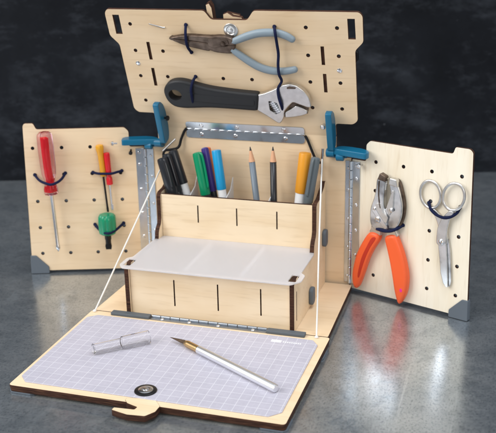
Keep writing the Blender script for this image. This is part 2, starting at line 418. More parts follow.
DRd = door(DR0, 1, 'right pegboard door with scissors and hole punch strapped on')
for sx in (-1, 1):
    wi = 14.0 if sx < 0 else 14.5
    mb = MB().pillow(rect(min(sx*wi, sx*15.15), .3, max(sx*wi, sx*15.15), 18.2), 0, .14, .03)
    h = mb.build('hinge', M['hinge'], box, BK)
    for z in (1.2, 5.6, 9.8, 14, 17.2): screw(h, sx*(wi+.45), z, .14, .22)

# drawing board: two sheets of plywood, hook, disc, pads
BF = -21.45
board = MB().pillow(rounded([(-16.5, BF), (16.5, BF), (16.5, -.05), (-16.5, -.05)], .5, 4), -PT, 0, .03, side=1).build('drawing_board', [M['wood_x'], M['edge']], box)
MB().pillow(rounded([(-16.45, BF+.06), (16.45, BF+.06), (16.45, -.1), (-16.45, -.1)], .5, 4), -.80, -PT-.03, .03, side=1).build('backing_sheet', [M['wood_x'], M['edge']], board)
HK = [(-2.0, BF+.9), (1.2, BF+1.35), (2.3, BF+.1), (2.25, -22.6), (1.5, -23.75), (-.5, -23.95), (-2.55, -23.45), (-2.5, -22.9), (-.15, -22.75), (-.05, -22.2), (-.8, -21.95), (-1.5, -21.7), (-2.0, -21.1)]
MB().pillow(rounded(HK, .12, 2), -.70, .04, .03, side=1).build('hook', [M['wood_x'], M['edge']], board)
for x, y in ((-15, -19.9), (15, -19.9), (-15, -3), (15, -3)):
    MB().pillow(rect(x-1.6, y-1.5, x+1.6, y+1.5, .4), TZ+.01, -.81, .03).build('foot_pad', M['pad'], board)
ld = MB().lathe([(0, 1.27), (.10, 1.27), (.16, 1.18), (.17, .75), (.11, .72)], (-.55, -18.7, .09), (0, 0, 1), 32).build('latch_disc', M['black_metal'], board)
MB().lathe([(0, .88), (.05, .88), (.16, .62), (.12, .36), (.24, .32), (.26, .05)], (-.55, -18.7, .2), (0, 0, 1), 24).build('screw', M['chrome'], ld)

# hinge between floor and board, with plastic strips at its ends
mb = MB().box(-7.7, -.95, 0.02, 8.3, -.15, .09, .02); barrel(mb, -7.7, 8.3, -.12, .2, .2, 12)
M['hinge2'] = mat('dull_hinge_steel', (.36, .39, .43), .34, 1)
h = mb.build('hinge', M['hinge2'], box)
for x in (-6, -2.2, 1.8, 6.5): screw(h, x, -.6, .09, .26)
for x0, x1 in ((-13.3, -7.75), (8.35, 13.4)):
    MB().pillow(rounded([(x0, -1.0), (x1, -1.0), (x1, -.02), (x0, -.02)], .15, 3), 0.02, .42, .08, steps=3).build('plastic_strip', M['strip'], box)

# blue corner brackets
def plate(length, depth, thick, F, name='bracket_arm', parent=None):
    """half-round plate: straight edge 'depth' in front of the panel, round edge against it; local x = along, y = depth, z = thickness"""
    pts = [(0, depth), (length, depth)]
    for i in range(1, 10):
        t = i/10; pts.append((length*(1-t), depth-depth*math.sin(math.pi*min(1, t*.9+.05))**.6*.98))
    pts = [(0, depth), (length, depth), (length, depth*.55), (length*.86, depth*.18), (length*.65, .02), (length*.3, .02), (length*.1, depth*.12), (0, depth*.35)]
    return MB().pillow(rounded(pts, .35, 4), 0, thick, .1, steps=3).build(name, M['blue'], parent, F)
def bracket(sx):
    FD = DL0 if sx < 0 else DR0
    br = MB()
    # body: knuckle block at the corner, in back-panel frame
    bx = -13.0 if sx < 0 else 12.9
    br.lathe([(0, .42), (.1, .6), (1.1, .6), (1.2, .42)], (bx-sx*.9, 19.45, 1.1), (sx, 0, 0), 18)
    br.lathe([(0, .42), (.1, .55), (1.0, .55), (1.1, .42)], (bx+sx*.55, 19.0, 1.4), (sx, 0, .0), 18)
    br.box(min(bx-sx*.9, bx+sx*1.9), 18.75, .02, max(bx-sx*.9, bx+sx*1.9), 19.75, 1.1, .12)
    b = br.build('corner_bracket', M['blue'], box, BK, label='blue plastic corner bracket at the %s end of the back panel' % ('left' if sx < 0 else 'right'))
    # arm standing on the lid
    a, l = comp(LID, -13.35 if sx < 0 else 11.75, -3.0 if sx < 0 else -2.6, 2.2)
    A = plate(6.5 if sx < 0 else 5.9, 2.2, .85, BK.inverted() @ LID @ Matrix.Translation(Vector((a, l, 0))*S) @ Matrix(((0, 0, 1, 0), (1, 0, 0, 0), (0, 1, 0, 0), (0, 0, 0, 1))), parent=b)
    # arm lying along the door
    u, z = comp(FD, 3.45*sx if sx < 0 else 2.2, 18.62, 2.2)
    x0 = u if sx < 0 else u-5.2
    plate(5.2, 2.2, .85, BK.inverted() @ FD @ Matrix.Translation(Vector((x0, z, 0))*S) @ Matrix(((1, 0, 0, 0), (0, 0, 1, 0), (0, 1, 0, 0), (0, 0, 0, 1))), parent=b)
    return b
for sx in (-1, 1): bracket(sx)
# small bolts through the brackets
def bolt(parent, base, axis, ln, r, mat_, head=.3):
    return MB().lathe([(0, r), (ln-.35, r), (ln-.35, head), (ln-.1, head), (ln, head*.6)], base, axis, 14).build('bolt', mat_, parent)
bolt(lid, (-12.2, 2.1, .9), (1, 0, 0), 1.5, .14, M['black_metal'], .36)
bolt(lid, (11.55, 1.8, .02), (0, 0, 1), .9, .2, M['chrome'], .36)
bolt(DLd, (-3.9, 19.3, 1.2), (-1, 0, 0), .9, .12, M['chrome'], .3)
bolt(DLd, (-2.1, 18.0, .1), (0, -.4, 1), 1.0, .14, M['black_metal'], .28)
bolt(DRd, (1.7, 17.9, .1), (0, 0, 1), 1.0, .14, M['chrome'], .32)

# strings and black elastic
def line_part(name, mat_, pts, r, parent=box, n=6):
    return MB().tube(catmull(pts, n, False), r, 8).build(name, mat_, parent)
line_part('stay_string', M['string'], [(-15.9, -.5, .05), (-13.9, 8.0, 8.4), (-11.9, 16.4, 16.7)], .105)
line_part('stay_string', M['string'], [(14.85, -.6, .05), (13.1, 8.0, 9.3), (11.5, 16.4, 18.6)], .105)
MB().tube([(-11.9, 16.3, 18.35), (-9.95, 16.5, 20.2)], .13, 10).build('string_crimp', M['satin'], box)
MB().tube([(11.42, 16.4, 16.4), (11.55, 16.5, 20.0)], .19, 10).build('string_crimp', M['chrome'], box)
for pts in ([(-8.6, 17.55, 21.55), (-8.95, 17.5, 21.1), (-9.4, 17.3, 20.0), (-9.6, 17.0, 19.1), (-10.0, 16.8, 18.7), (-10.9, 16.6, 18.5), (-11.6, 16.4, 18.4), (-11.9, 16.4, 17.8), (-11.9, 16.4, 16.8)],
            [(8.8, 17.55, 21.4), (9.2, 17.5, 20.8), (10.3, 17.3, 18.4), (11.0, 17.0, 17.9), (11.45, 16.6, 18.1)]):
    line_part('elastic_cord', M['blackcord'], pts, .19)
for x, y in ((-15.9, -.5), (14.85, -.6)):
    MB().lathe([(0, .2), (.15, .26), (.3, .12)], (x, y, .02), (0, 0, 1), 10).build('knot', M['string'], box)

# elastic cords over the tools: one mesh per cord, child of its panel
def band(panel, F, pts, r=.19):
    P = []
    for (u, v, n) in pts:
        a, b = comp(F, u, v, n); P.append((a, b, n))
    mb = MB().tube(catmull(P, 6, False), r, 8)
    for q in (P[0], P[-1]): mb.lathe([(-.1, .12), (.05, .27), (.25, .22), (.34, .08)], (q[0], q[1], 0), (0, 0, 1), 10)
    mb.build('elastic_cord', M['navy'], panel)
band(lid, LID, [(-6.15, 16.1, .1), (-6.4, 14.9, 1.0), (-6.5, 13.5, 1.15), (-6.35, 12.7, .7), (-6.0, 12.1, .1)])
band(lid, LID, [(-6.0, 8.4, .1), (-6.55, 7.6, 1.2), (-7.0, 6.3, 1.65), (-7.05, 5.0, 1.6), (-7.0, 3.7, .8)])
band(lid, LID, [(6.0, 16.1, .1), (6.02, 15.2, 1.3), (6.1, 13.6, 1.0), (6.15, 12.2, .9), (5.95, 10.6, 1.2), (5.95, 9.2, 1.3), (6.2, 8.2, 1.0), (5.6, 7.1, 1.2), (5.55, 5.8, 1.4), (5.8, 4.4, 1.4), (6.1, 3.0, .15)])
band(DLd, DL0, [(-16.44, 14.55, .1), (-15.9, 13.75, 1.0), (-15.2, 13.3, 1.9), (-14.2, 13.0, 2.4), (-13.2, 13.35, 1.9), (-12.5, 13.9, 1.0), (-11.95, 14.7, .1)])
band(DLd, DL0, [(-7.9, 14.7, .1), (-7.1, 14.5, .9), (-6.2, 14.45, 1.1), (-5.2, 14.45, 1.1), (-4.4, 14.65, .8), (-3.65, 14.84, .1)])
band(DLd, DL0, [(-8.2, 6.6, .1), (-7.5, 5.6, 1.6), (-6.4, 5.1, 2.8), (-5.3, 5.5, 1.9), (-3.9, 6.7, .1)])
band(DRd, DR0, [(3.6, 9.3, .3), (4.4, 9.15, 1.2), (5.3, 9.05, 1.5), (6.4, 9.25, 1.4), (7.4, 9.8, .9), (8.25, 10.45, .1)], .22)
band(DRd, DR0, [(11.95, 14.3, .1), (12.3, 13.4, .6), (13.1, 12.85, .8), (14.2, 12.65, .9), (15.2, 13.0, .7), (16.0, 13.7, .4), (16.3, 14.4, .1)], .2)

# ------------------------------------------------------------------ desk organiser in the box
org = empty('desk_organizer', 'stepped birch organizer with slotted fronts and dark burnt sides, standing on the box floor', 'organizer')
XL, XR = -11.4, 11.8
prof = [(.05, 0), (17.4, 0), (17.4, 15.2), (16.9, 15.2), (16.4, 14.6), (15.6, 14.3), (14.0, 13.6), (12.4, 13.45), (11.95, 13.1), (11.9, 9.6), (11.6, 8.9), (11.1, 8.5), (10.7, 7.9), (10.6, 7.1), (10.3, 6.75), (2.1, 6.75), (2.0, 7.08), (1.0, 7.08), (.9, 6.7), (.05, 6.6)]
YZ = lambda x: Matrix(((0, 0, 1, x*S), (1, 0, 0, 0), (0, 1, 0, 0), (0, 0, 0, 1)))
for x in (XL, XR-.6):
    hl = [rect(1.2, 1.2, 1.4, 5.2)] if x > 0 else []
    MB().pillow(rounded(prof, .18, 3), 0, .6, .03, hl, side=1, T=YZ(x)).build('side_panel', [M['wood_o'], M['edge']], org)
XZ = lambda y: Matrix(((1, 0, 0, 0), (0, 0, -1, y*S), (0, 1, 0, 0), (0, 0, 0, 1)))
sl = lambda xs, z0, z1: [rect(x-.065, z0, x+.065, z1) for x in xs]
MB().pillow(rect(XL+.62, .02, XR-.62, 6.6), 0, .4, .03, sl((-4.55, 1.5, 7.3), 1.75, 5.4), side=1, T=XZ(.85)).build('front_panel', [M['wood_o'], M['edge']], org)
MB().pillow(rect(XL+.62, 6.0, XR-.62, 13.25), 0, .4, .03, sl((-5.3, .42, 6.2), 9.4, 11.9), side=1, T=XZ(12.55)).build('step_panel', [M['wood_o'], M['edge']], org)
MB().pillow(rect(XL+.62, .02, XR-.62, 11.5), 0, .4, .03, side=1, T=XZ(17.3)).build('rear_panel', [M['wood_h'], M['edge']], org)
MB().pillow(rect(XL+.62, .9, XR-.62, 16.85), .02, .4, .03, side=1).build('bottom_panel', [M['wood_x'], M['edge']], org)
for y, z0, z1 in ((8.4, .5, 2.9), (16.0, 6.1, 8.5)):
    MB().pillow(rrect(y-.8, z0, y+.8, z1, .55), .61, 1.15, .15, steps=3, T=YZ(XR-.6)).build('side_pad', M['pad'], org)
for x in (-1.6, 4.6, -7.0):
    MB().pillow([(12.7, 1), (16.7, 1), (16.7, 15.0), (15.6, 13.6), (12.7, 12.6)], 0, .12, .02, T=YZ(x)).build('divider', M['frost2'], org)

for x in (-3.6, 4.2):
    MB().pillow([(1.3, .45), (11.8, .45), (11.8, 6.5), (1.3, 6.5)], 0, .5, .02, T=YZ(x)).build('inner_divider', M['white'], org)

# frosted cover sheet with two slots for the side tabs
sh = [(-11.35, -.75), (11.5, -.75), (12.6, .55), (12.6, 2.6), (11.9, 3.3), (11.9, 10.4), (10.9, 12.1), (-10.6, 12.1), (-11.4, 10.4), (-11.5, 3.3), (-12.1, 2.6), (-12.1, .2)]
hl = [rounded(rect(XL-.18, .1, XL+.86, 2.4), .15, 2), rounded(rect(XR-.86, .1, XR+.18, 2.4), .15, 2)]
f = MB().pillow(rounded(sh, .35, 4), 6.8, 7.02, .06, hl).build('cover_sheet', M['frost'])
tag(f, 'milky frosted plastic sheet covering the lower step of the organizer', 'plastic cover')

# grid mat on the board
mo = rounded([(-16.05, -20.4+1.2), (-14.9, -20.4), (14.3, -20.4), (15.5, -19.2), (15.5, -2.7), (14.6, -1.45), (-14.9, -1.45), (-16.05, -2.4)], .1, 2)
gm = MB().pillow(mo, .005, .09, .02, [circle(-.55, -18.7, 1.3, n=28)]).build('cutting_mat', M['mat'])
tag(gm, 'pale lavender grid mat with white squares and clipped corners, lying on the drawing board', 'mat')
mb = MB().box(9.6, -3.15, .092, 10.9, -2.55, .098, .001)
for i in range(9): mb.box(11.1+i*.27, -3.0, .092, 11.1+i*.27+.18, -2.75, .098, .001)
mb.build('printed_mark', M['ink'], gm)

# ------------------------------------------------------------------ tools on the lid
# long-nose pliers
F = on(LID, 0, 13.5, .55, .06)
pl = empty('pliers', 'long-nose pliers with dark steel jaws and blue-grey grips, strapped near the top of the lid', 'pliers', F @ Matrix.Translation(Vector((0, 13.3, 0))*S))
def rel(pts, x0, y0): return [(a-x0, b-y0) for a, b in pts]
j1 = catmull([(-8.45, 14.33), (-6.2, 14.72), (-3.0, 14.62), (-1.6, 14.72), (-.1, 14.45), (.25, 14.0), (.3, 13.40), (-1.0, 13.42), (-2.4, 13.48), (-5, 13.86), (-8.4, 14.17)], 3)
j2 = catmull([(-8.45, 14.16), (-6.6, 14.0), (-4, 13.74), (-2.5, 13.5), (-1.0, 13.40), (.3, 13.38), (.1, 12.5), (-.4, 12.2), (-2.2, 12.3), (-3.2, 12.6), (-3.6, 12.5), (-6.6, 13.2), (-8.45, 13.98)], 3)
MB().pillow(rel(j1, 0, 13.3), .05, .85, .16, steps=3).build('jaw', M['darksteel'], pl)
MB().pillow(rel(j2, 0, 13.3), .0, .8, .16, steps=3).build('jaw', M['darksteel'], pl)
mb = MB(); mb.pillow(rel(rounded([(-3.3, 14.35), (-2.7, 14.5), (-.5, 14.3), (-.3, 13.6), (-2.6, 13.0), (-3.3, 13.3)], .2, 3), 0, 13.3), .7, .95, .08); mb.lathe([(0, .34), (.1, .34), (.16, .2)], (-1.2, .38, .95), (0, 0, 1), 18)
mb.build('pivot', M['darksteel'], pl)
def grip(pts, rads, parent, mat_, flat=.85, zc=.5):
    P = catmull([(a, b, zc) for a, b in pts], 5, False)
    n = len(P); rr = []
    for i in range(n):
        t = i/(n-1)*(len(rads)-1); k = min(int(t), len(rads)-2); rr.append(rads[k]+(rads[k+1]-rads[k])*(t-k))
    e = (Vector(P[-1])-Vector(P[-2])).normalized(); last = Vector(P[-1]); r_ = rr[-1]
    for a in (.35, .65, .88, 1.0):
        P.append(tuple(last+e*r_*a)); rr.append(r_*math.sqrt(max(.0, 1-a*a))+.01)
    return MB().tube(P, rr, 16, flat, up=(0, 0, 1)).build('grip', mat_, parent)
grip(rel([(-.1, 13.75), (1.0, 14.2), (2.3, 14.72), (3.6, 15.1), (5.0, 15.25), (6.3, 15.2), (7.4, 14.85), (8.15, 14.4)], 0, 13.3), [.40, .50, .54, .54, .54, .52, .50, .46], pl, M['greygrip'])
grip(rel([(-.2, 12.75), (.8, 11.95), (2.0, 11.05), (3.2, 10.3), (4.5, 9.85), (5.8, 9.7), (7.0, 9.8), (8.1, 10.05)], 0, 13.3), [.40, .50, .54, .54, .54, .52, .50, .46], pl, M['greygrip'])

# adjustable wrench
F = on(LID, 0, 5.5, .7, .06)
wr = empty('wrench', 'adjustable wrench with black rubber handle and silver head, strapped across the lower lid', 'wrench', F @ Matrix.Translation(Vector((0, 5.3, 0))*S))
hd = catmull([(-10.85, 6.0), (-10.5, 7.0), (-9.6, 7.75), (-8.4, 8.0), (-7.2, 7.85), (-5.6, 7.35), (-3.9, 6.98), (-1.6, 6.7), (.6, 6.52), (1.8, 6.45), (2.6, 6.38), (2.86, 6.2), (2.9, 5.8), (2.76, 5.0), (2.65, 4.3), (2.5, 3.9), (2.2, 3.74), (1.4, 3.74), (.4, 3.78), (-1.8, 3.85), (-4.3, 3.86), (-6.5, 3.72), (-8.2, 3.62), (-9.6, 3.85), (-10.5, 4.7)], 3)
hole = circle(-9.15, 5.75, .95, .85, 20)
MB().pillow(rel(hd, 0, 5.3), 0, 1.35, .42, [rel(hole, 0, 5.3)], steps=5).build('handle', M['rubber'], wr)
MB().pillow(rel(rounded([(-7.4, 5.05), (-5, 4.85), (-2, 4.7), (2.2, 4.6), (2.3, 5.6), (-2, 5.75), (-5, 6.0), (-7.4, 6.3)], .4, 4), 0, 5.3), 1.2, 1.41, .06).build('handle_inlay', M['rubber'], wr)
hd = [(2.6, 6.15), (3.6, 6.4), (4.9, 6.98), (6.2, 7.75), (7.3, 8.0), (8.3, 7.75), (9.15, 7.1), (9.75, 6.2), (10.0, 5.2), (9.95, 4.6), (9.55, 4.55), (8.5, 4.95), (7.55, 5.3), (6.85, 4.6), (6.2, 3.75), (6.1, 2.9), (5.75, 2.2), (5.4, 1.85), (5.0, 2.0), (4.4, 2.45), (3.5, 3.1), (2.4, 3.8)]
win = rounded([(4.15, 5.35), (5.3, 5.1), (5.75, 3.7), (5.0, 3.3), (4.2, 3.9)], .15, 3)
MB().pillow(rel(rounded(hd, .25, 3), 0, 5.3), .25, 1.1, .14, [rel(win, 0, 5.3)], steps=4).build('head', M['satin'], wr)
mj = [(6.3, 3.6), (7.1, 4.1), (7.85, 4.68), (8.6, 4.45), (9.4, 4.02), (9.3, 3.5), (8.6, 3.2), (7.7, 3.0), (6.9, 2.85), (6.25, 2.8)]
MB().pillow(rel(rounded(mj, .15, 3), 0, 5.3), .2, 1.0, .1, steps=3).build('movable_jaw', M['satin'], wr)
MB().pillow(rel([(6.15, 3.0), (7.6, 5.4), (9.6, 4.6), (9.3, 3.3)], 0, 5.3), .3, .5, .02).build('jaw_gap_plate', M['darksteel'], wr)  # dark plate filling the gap between the two jaws
mb = MB(); q = []
ax = Vector((.45, -.9, 0)).normalized()
for i in range(37):
    q.append((i*.052, .62 if (i % 6) < 3 else .47))
mb.lathe(q, (4.5, 5.2-5.3, .6), ax, 18); mb.build('worm_screw', M['chrome'], wr)
MB().pillow(rel(rounded([(6.9, 7.3), (8.1, 7.35), (8.2, 7.6), (7.3, 7.75), (6.9, 7.55)], .1, 3), 0, 5.3), 1.08, 1.12, .02).build('stamped_mark', M['darksteel'], wr)

# ------------------------------------------------------------------ tools on the left door (local x = -u)
def driver(F, u0, v0, u1, v1, n, name, label, handle, hm, shaft_r, shaft_len, sm, tip='flat', flutes=6, fd=.12, seg=36, ferrule=None, core=None, group=None):
    """screwdriver from handle end (u0,v0) towards (u1,v1) on panel F, axis n above panel"""
    a = Vector((*comp(F, u0, v0, n), n)); b = Vector((*comp(F, u1, v1, n), n))
    d = (b-a).normalized(); e = empty(name, label, 'screwdriver', None, group)
    y = -d; x = y.cross(Vector((0, 0, 1))).normalized(); z = x.cross(y)
    L = Matrix((x, y, z)).transposed().to_4x4(); L.translation = a*S
    e.matrix_world = F @ L
    H = handle[-1][0]
    MB().lathe(handle, (0, 0, 0), (0, -1, 0), seg, flutes=flutes, fdepth=fd).build('handle', hm, e)
    if core: MB().lathe(core, (0, 0, 0), (0, -1, 0), 20).build('handle_core', M['redcore'], e)
    if ferrule: MB().lathe(ferrule[0], (0, 0, 0), (0, -1, 0), 24).build('ferrule', ferrule[1], e)
    mb = MB(); r = shaft_r; E = H+shaft_len
    if tip == 'flat':
        mb.lathe([(H-.3, r), (E-.9, r)], (0, 0, 0), (0, -1, 0), 16)
        mb.pillow([(-r, -(E-.9)), (r, -(E-.9)), (r*1.15, -(E-.5)), (r*.95, -E), (-r*.95, -E), (-r*1.15, -(E-.5))], -r*.35, r*.35, .03)
    else:
        mb.lathe([(H-.3, r), (E-1.0, r), (E-.85, r*1.25), (E-.5, r*1.2), (E-.05, r*.35), (E, r*.2)], (0, 0, 0), (0, -1, 0), 16, flutes=0)
        for s in (-1, 1): mb.box(-r*.12+s*r*.0, -(E-.05), -r*1.1*s if s < 0 else 0, r*.12, -(E-.7), r*1.1 if s > 0 else 0, .01)
    mb.build('shaft', sm, e)
    return e
hb_ = [(0, .35), (.06, .75), (.3, 1.02), (.7, 1.12), (2.5, 1.17), (5.0, 1.13), (6.3, 1.05), (6.9, .86), (7.4, .74), (7.9, .84), (8.5, 1.02), (9.1, 1.05), (9.35, .95), (9.45, .6)]
driver(DL0, -14.55, 21.0, -14.0, 2.7, 1.25, 'screwdriver', 'large screwdriver with clear pink and red fluted handle, strapped to the left door', hb_, M['pinkclear'], .27, 8.9, M['chrome'], 'cross', 6, .14,
       core=[(.8, .10), (.9, .50), (8.0, .48), (8.15, .5), (8.3, .80), (8.95, .80), (9.0, .1)])
driver(DL0, -6.68, 18.85, -6.12, 8.8, .62, 'screwdriver', 'small screwdriver with amber yellow handle and black shaft, on the left door', [(0, .3), (.05, .52), (.25, .60), (.7, .60), (1.0, .5), (1.6, .42), (3.4, .40), (4.4, .46), (4.7, .40), (4.8, .2)], M['yelclear'], .15, 5.5, M['black_metal'], 'flat', 6, .12, 30)
driver(DL0, -5.72, 17.65, -5.4, 8.9, .60, 'screwdriver', 'small screwdriver with slim red handle and silver shaft, beside the yellow one', [(0, .3), (.05, .42), (.25, .46), (2.6, .43), (3.4, .40), (3.6, .34), (3.9, .46), (4.8, .46), (4.9, .25)], M['redclear'], .16, 3.9, M['chrome'], 'flat', 6, .12, 30)
driver(DL0, -6.35, 8.15, -6.4, 2.6, 1.35, 'screwdriver', 'stubby screwdriver with fat green translucent handle and short black bit, low on the left door', [(0, .9), (.05, 1.1), (.3, 1.28), (.8, 1.33), (2.4, 1.33), (2.9, 1.25), (3.15, .9), (3.2, .4)], M['greenclear'], .42, 2.3, M['black_metal'], 'flat', 8, .10, 48,
       ferrule=([(1.2, .05), (1.25, .45), (3.3, .5), (3.9, .48), (3.95, .2)], M['black_metal']))

# ------------------------------------------------------------------ tools on the right door
# scissors
F = on(DR0, 14, 10, .45, .06)
sc = empty('scissors', 'closed steel scissors with two round finger rings, hanging on the right door', 'scissors', F @ Matrix.Translation(Vector((14.1, 9.5, 0))*S))
def ring(cx, cy, rx, ry, tilt, r=.21, zc=.3, n=40):
    P = []
    for i in range(n+1):
        a = 2*math.pi*i/n; x, y = rx*math.cos(a), ry*math.sin(a)
        P.append((cx+x*math.cos(tilt)-y*math.sin(tilt)-14.1, cy+x*math.sin(tilt)+y*math.cos(tilt)-9.5, zc))
    return P
for (cx, cy, tl, z0, arm, bl) in (
    (12.05, 15.4, .12, .05, [(12.5, 13.65), (13.1, 13.3), (13.8, 12.6), (14.5, 11.4), (14.85, 10.0), (14.8, 9.2), (14.1, 9.0), (13.6, 9.8), (13.4, 11.2), (13.0, 12.3), (12.4, 13.1), (12.1, 13.5)],
     [(13.65, 10.2), (14.95, 9.8), (15.25, 8.2), (15.5, 5.6), (15.62, 4.0), (15.5, 3.35), (15.2, 3.1), (14.9, 3.2), (14.5, 4.0), (14.1, 6.5)]),
    (15.45, 15.75, -.28, .33, [(15.1, 13.85), (14.6, 13.4), (13.95, 12.5), (13.45, 11.2), (13.35, 9.8), (13.45, 9.0), (14.2, 8.8), (14.75, 9.6), (14.85, 11.2), (15.1, 12.5), (15.4, 13.2), (15.65, 13.7)],
     [(13.45, 10.0), (14.7, 9.9), (15.05, 6.5), (15.25, 4.2), (15.3, 3.2), (15.0, 3.15), (14.55, 3.7), (14.15, 5.0), (13.8, 7.5)])):
    o = MB(); o.tube(ring(cx, cy, 1.45, 1.85, tl, zc=z0+.2), .2, 12); o.build('finger_ring', M['satin'], sc)
    MB().pillow(rel(catmull(arm, 3), 14.1, 9.5), z0, z0+.36, .1, steps=3).build('shank', M['satin'], sc)
    MB().pillow(rel(bl, 14.1, 9.5), z0+.03, z0+.24, .07, steps=2).build('blade', M['jaw'], sc)
MB().lathe([(0, .36), (.1, .36), (.18, .25), (.14, .05)], (0, -.1, .68), (0, 0, 1), 20).build('pivot', M['chrome'], sc)

# hole punch
F = on(DR0, 5, 8, .7, .06)
hp = empty('hole_punch', 'chrome hole punch pliers with bright orange grips, hanging on the right door', 'hole punch', F @ Matrix.Translation(Vector((5.1, 9.8, 0))*S))
r2 = lambda p: rel(p, 5.1, 9.8)
lj = catmull([(5.35, 16.75), (4.7, 16.75), (4.35, 16.2), (4.25, 15.0), (3.95, 13.6), (3.5, 12.2), (3.42, 10.8), (3.7, 9.6), (4.6, 9.0), (5.6, 9.2), (6.1, 10.2), (5.9, 11.4), (5.5, 12.4), (5.45, 13.6), (5.55, 15.2), (5.6, 16.2)], 3)
rj = catmull([(6.2, 16.5), (6.9, 16.6), (7.4, 15.9), (7.85, 14.6), (8.15, 13.2), (8.1, 11.7), (7.6, 10.3), (6.9, 9.4), (6.0, 9.0), (4.9, 9.5), (4.7, 10.6), (5.2, 11.7), (5.75, 12.5), (6.2, 13.4), (6.35, 14.6), (6.2, 15.5)], 3)
MB().pillow(r2(rj), .2, .95, .13, steps=3).build('jaw', M['jaw'], hp)
MB().pillow(r2(catmull([(6.9, 16.5), (7.5, 16.2), (8.0, 14.8), (8.35, 13.2), (8.25, 11.5), (7.7, 10.0), (7.0, 9.4), (6.8, 12.0), (6.9, 14.5)], 3)), .0, .6, .1).build('lever', M['darksteel'], hp)
MB().pillow(r2(rounded([(4.3, 12.9), (5.0, 13.2), (5.35, 12.0), (6.3, 11.3), (6.0, 10.4), (5.0, 11.0), (4.4, 11.8)], .2, 3)), 1.18, 1.26, .04).build('side_plate', M['satin'], hp)
MB().pillow(r2(lj), .25, 1.2, .13, steps=3).build('jaw', M['jaw'], hp)
mb = MB().tube([(a-5.1, b-9.8, 1.2) for a, b in catmull([(4.75, 16.2), (4.7, 14.6), (4.85, 13.2), (5.05, 12.4)], 4, False)], .1, 8); mb.build('groove', M['darksteel'], hp)
MB().pillow(r2(rounded([(3.75, 11.9), (5.9, 9.35), (6.25, 9.9), (4.2, 12.4)], .2, 3)), 1.19, 1.3, .05).build('lever_link', M['chrome'], hp)
MB().pillow(r2(rounded([(4.55, 16.4), (5.75, 16.2), (5.8, 16.9), (4.9, 17.3)], .15, 3)), .5, 1.4, .08).build('die_block', M['darksteel'], hp)
MB().pillow(r2(rounded([(6.15, 15.9), (7.5, 15.7), (7.3, 16.7), (6.3, 16.8)], .15, 3)), .4, 1.2, .08).build('die_block', M['satin'], hp)
mb = MB(); mb.pillow(r2(rounded([(5.85, 12.6), (6.7, 15.2), (7.0, 15.0), (6.9, 12.6), (6.3, 11.4)], .2, 3)), .9, 1.12, .07); mb.build('side_plate', M['satin'], hp)
mb = MB(); mb.lathe([(0, .45), (.14, .45), (.22, .3), (.18, .05)], (-.35, .9, 1.2), (0, 0, 1), 20); mb.lathe([(0, .3), (.12, .3), (.18, .15)], (1.6, 2.6, 1.1), (0, 0, 1), 16); mb.lathe([(0, .22), (.12, .22), (.18, .1)], (-.9, 2.4, 1.2), (0, 0, 1), 14); mb.build('rivet', M['chrome'], hp)
mb = MB(); mb.lathe([(0, .32), (.9, .32), (1.0, .24), (1.5, .22)], (.25, 5.2, .7), (.1, 1, 0), 14); mb.lathe([(0, .18), (1.2, .18)], (-.5, 6.6, .7), (1, .15, 0), 12)
mb.build('punch_pin', M['satin'], hp)
mb = MB(); mb.pillow(r2([(5.9, 9.5), (7.2, 9.6), (7.6, 8.9), (7.2, 8.0), (6.0, 8.2)]), .2, .95, .1); mb.pillow(r2([(3.7, 9.6), (5.0, 9.2), (4.9, 8.2), (3.8, 8.0), (3.3, 8.7)]), .3, 1.0, .1); mb.build('shank', M['chrome'], hp)
gr = catmull([(3.35, 8.55), (2.3, 7.0), (1.45, 5.2), (.95, 3.4), (.72, 1.8), (.85, .4), (1.3, -.2), (1.75, .1), (2.2, 1.2), (2.7, 2.7), (3.3, 4.6), (4.1, 6.3), (5.0, 7.9), (4.6, 8.6)], 3)
MB().pillow(r2(gr), .1, 1.35, .45, steps=5).build('grip', M['orange'], hp)
M['channel'] = mat('dark_orange_vinyl', (.50, .03, .012), .5)
MB().pillow(r2(catmull([(4.55, 8.0), (3.7, 6.5), (3.0, 4.9), (2.45, 3.2), (2.0, 1.7), (1.75, 1.9), (2.0, 3.4), (2.4, 4.9), (3.1, 6.5), (3.9, 8.0)], 3)), 1.2, 1.39, .06).build('grip_channel', M['channel'], hp)
M['pink'] = mat('pink_ink', (.80, .03, .30), .5)
gr = catmull([(7.35, 8.85), (8.0, 7.8), (8.6, 6.4), (9.1, 4.8), (9.42, 3.1), (9.3, 1.2), (8.8, -.2), (8.25, -.9), (7.8, -.2), (7.4, 1.2), (7.05, 3.0), (6.6, 5.0), (6.1, 6.8), (5.75, 8.2), (6.4, 8.8)], 3)
MB().pillow(r2(gr), .05, 1.3, .45, steps=5).build('grip', M['orange'], hp)

MB().pillow(r2(circle(8.6, 1.3, .2, .28, 12)), 1.28, 1.33, .02).build('ink_spot', M['pink'], hp)

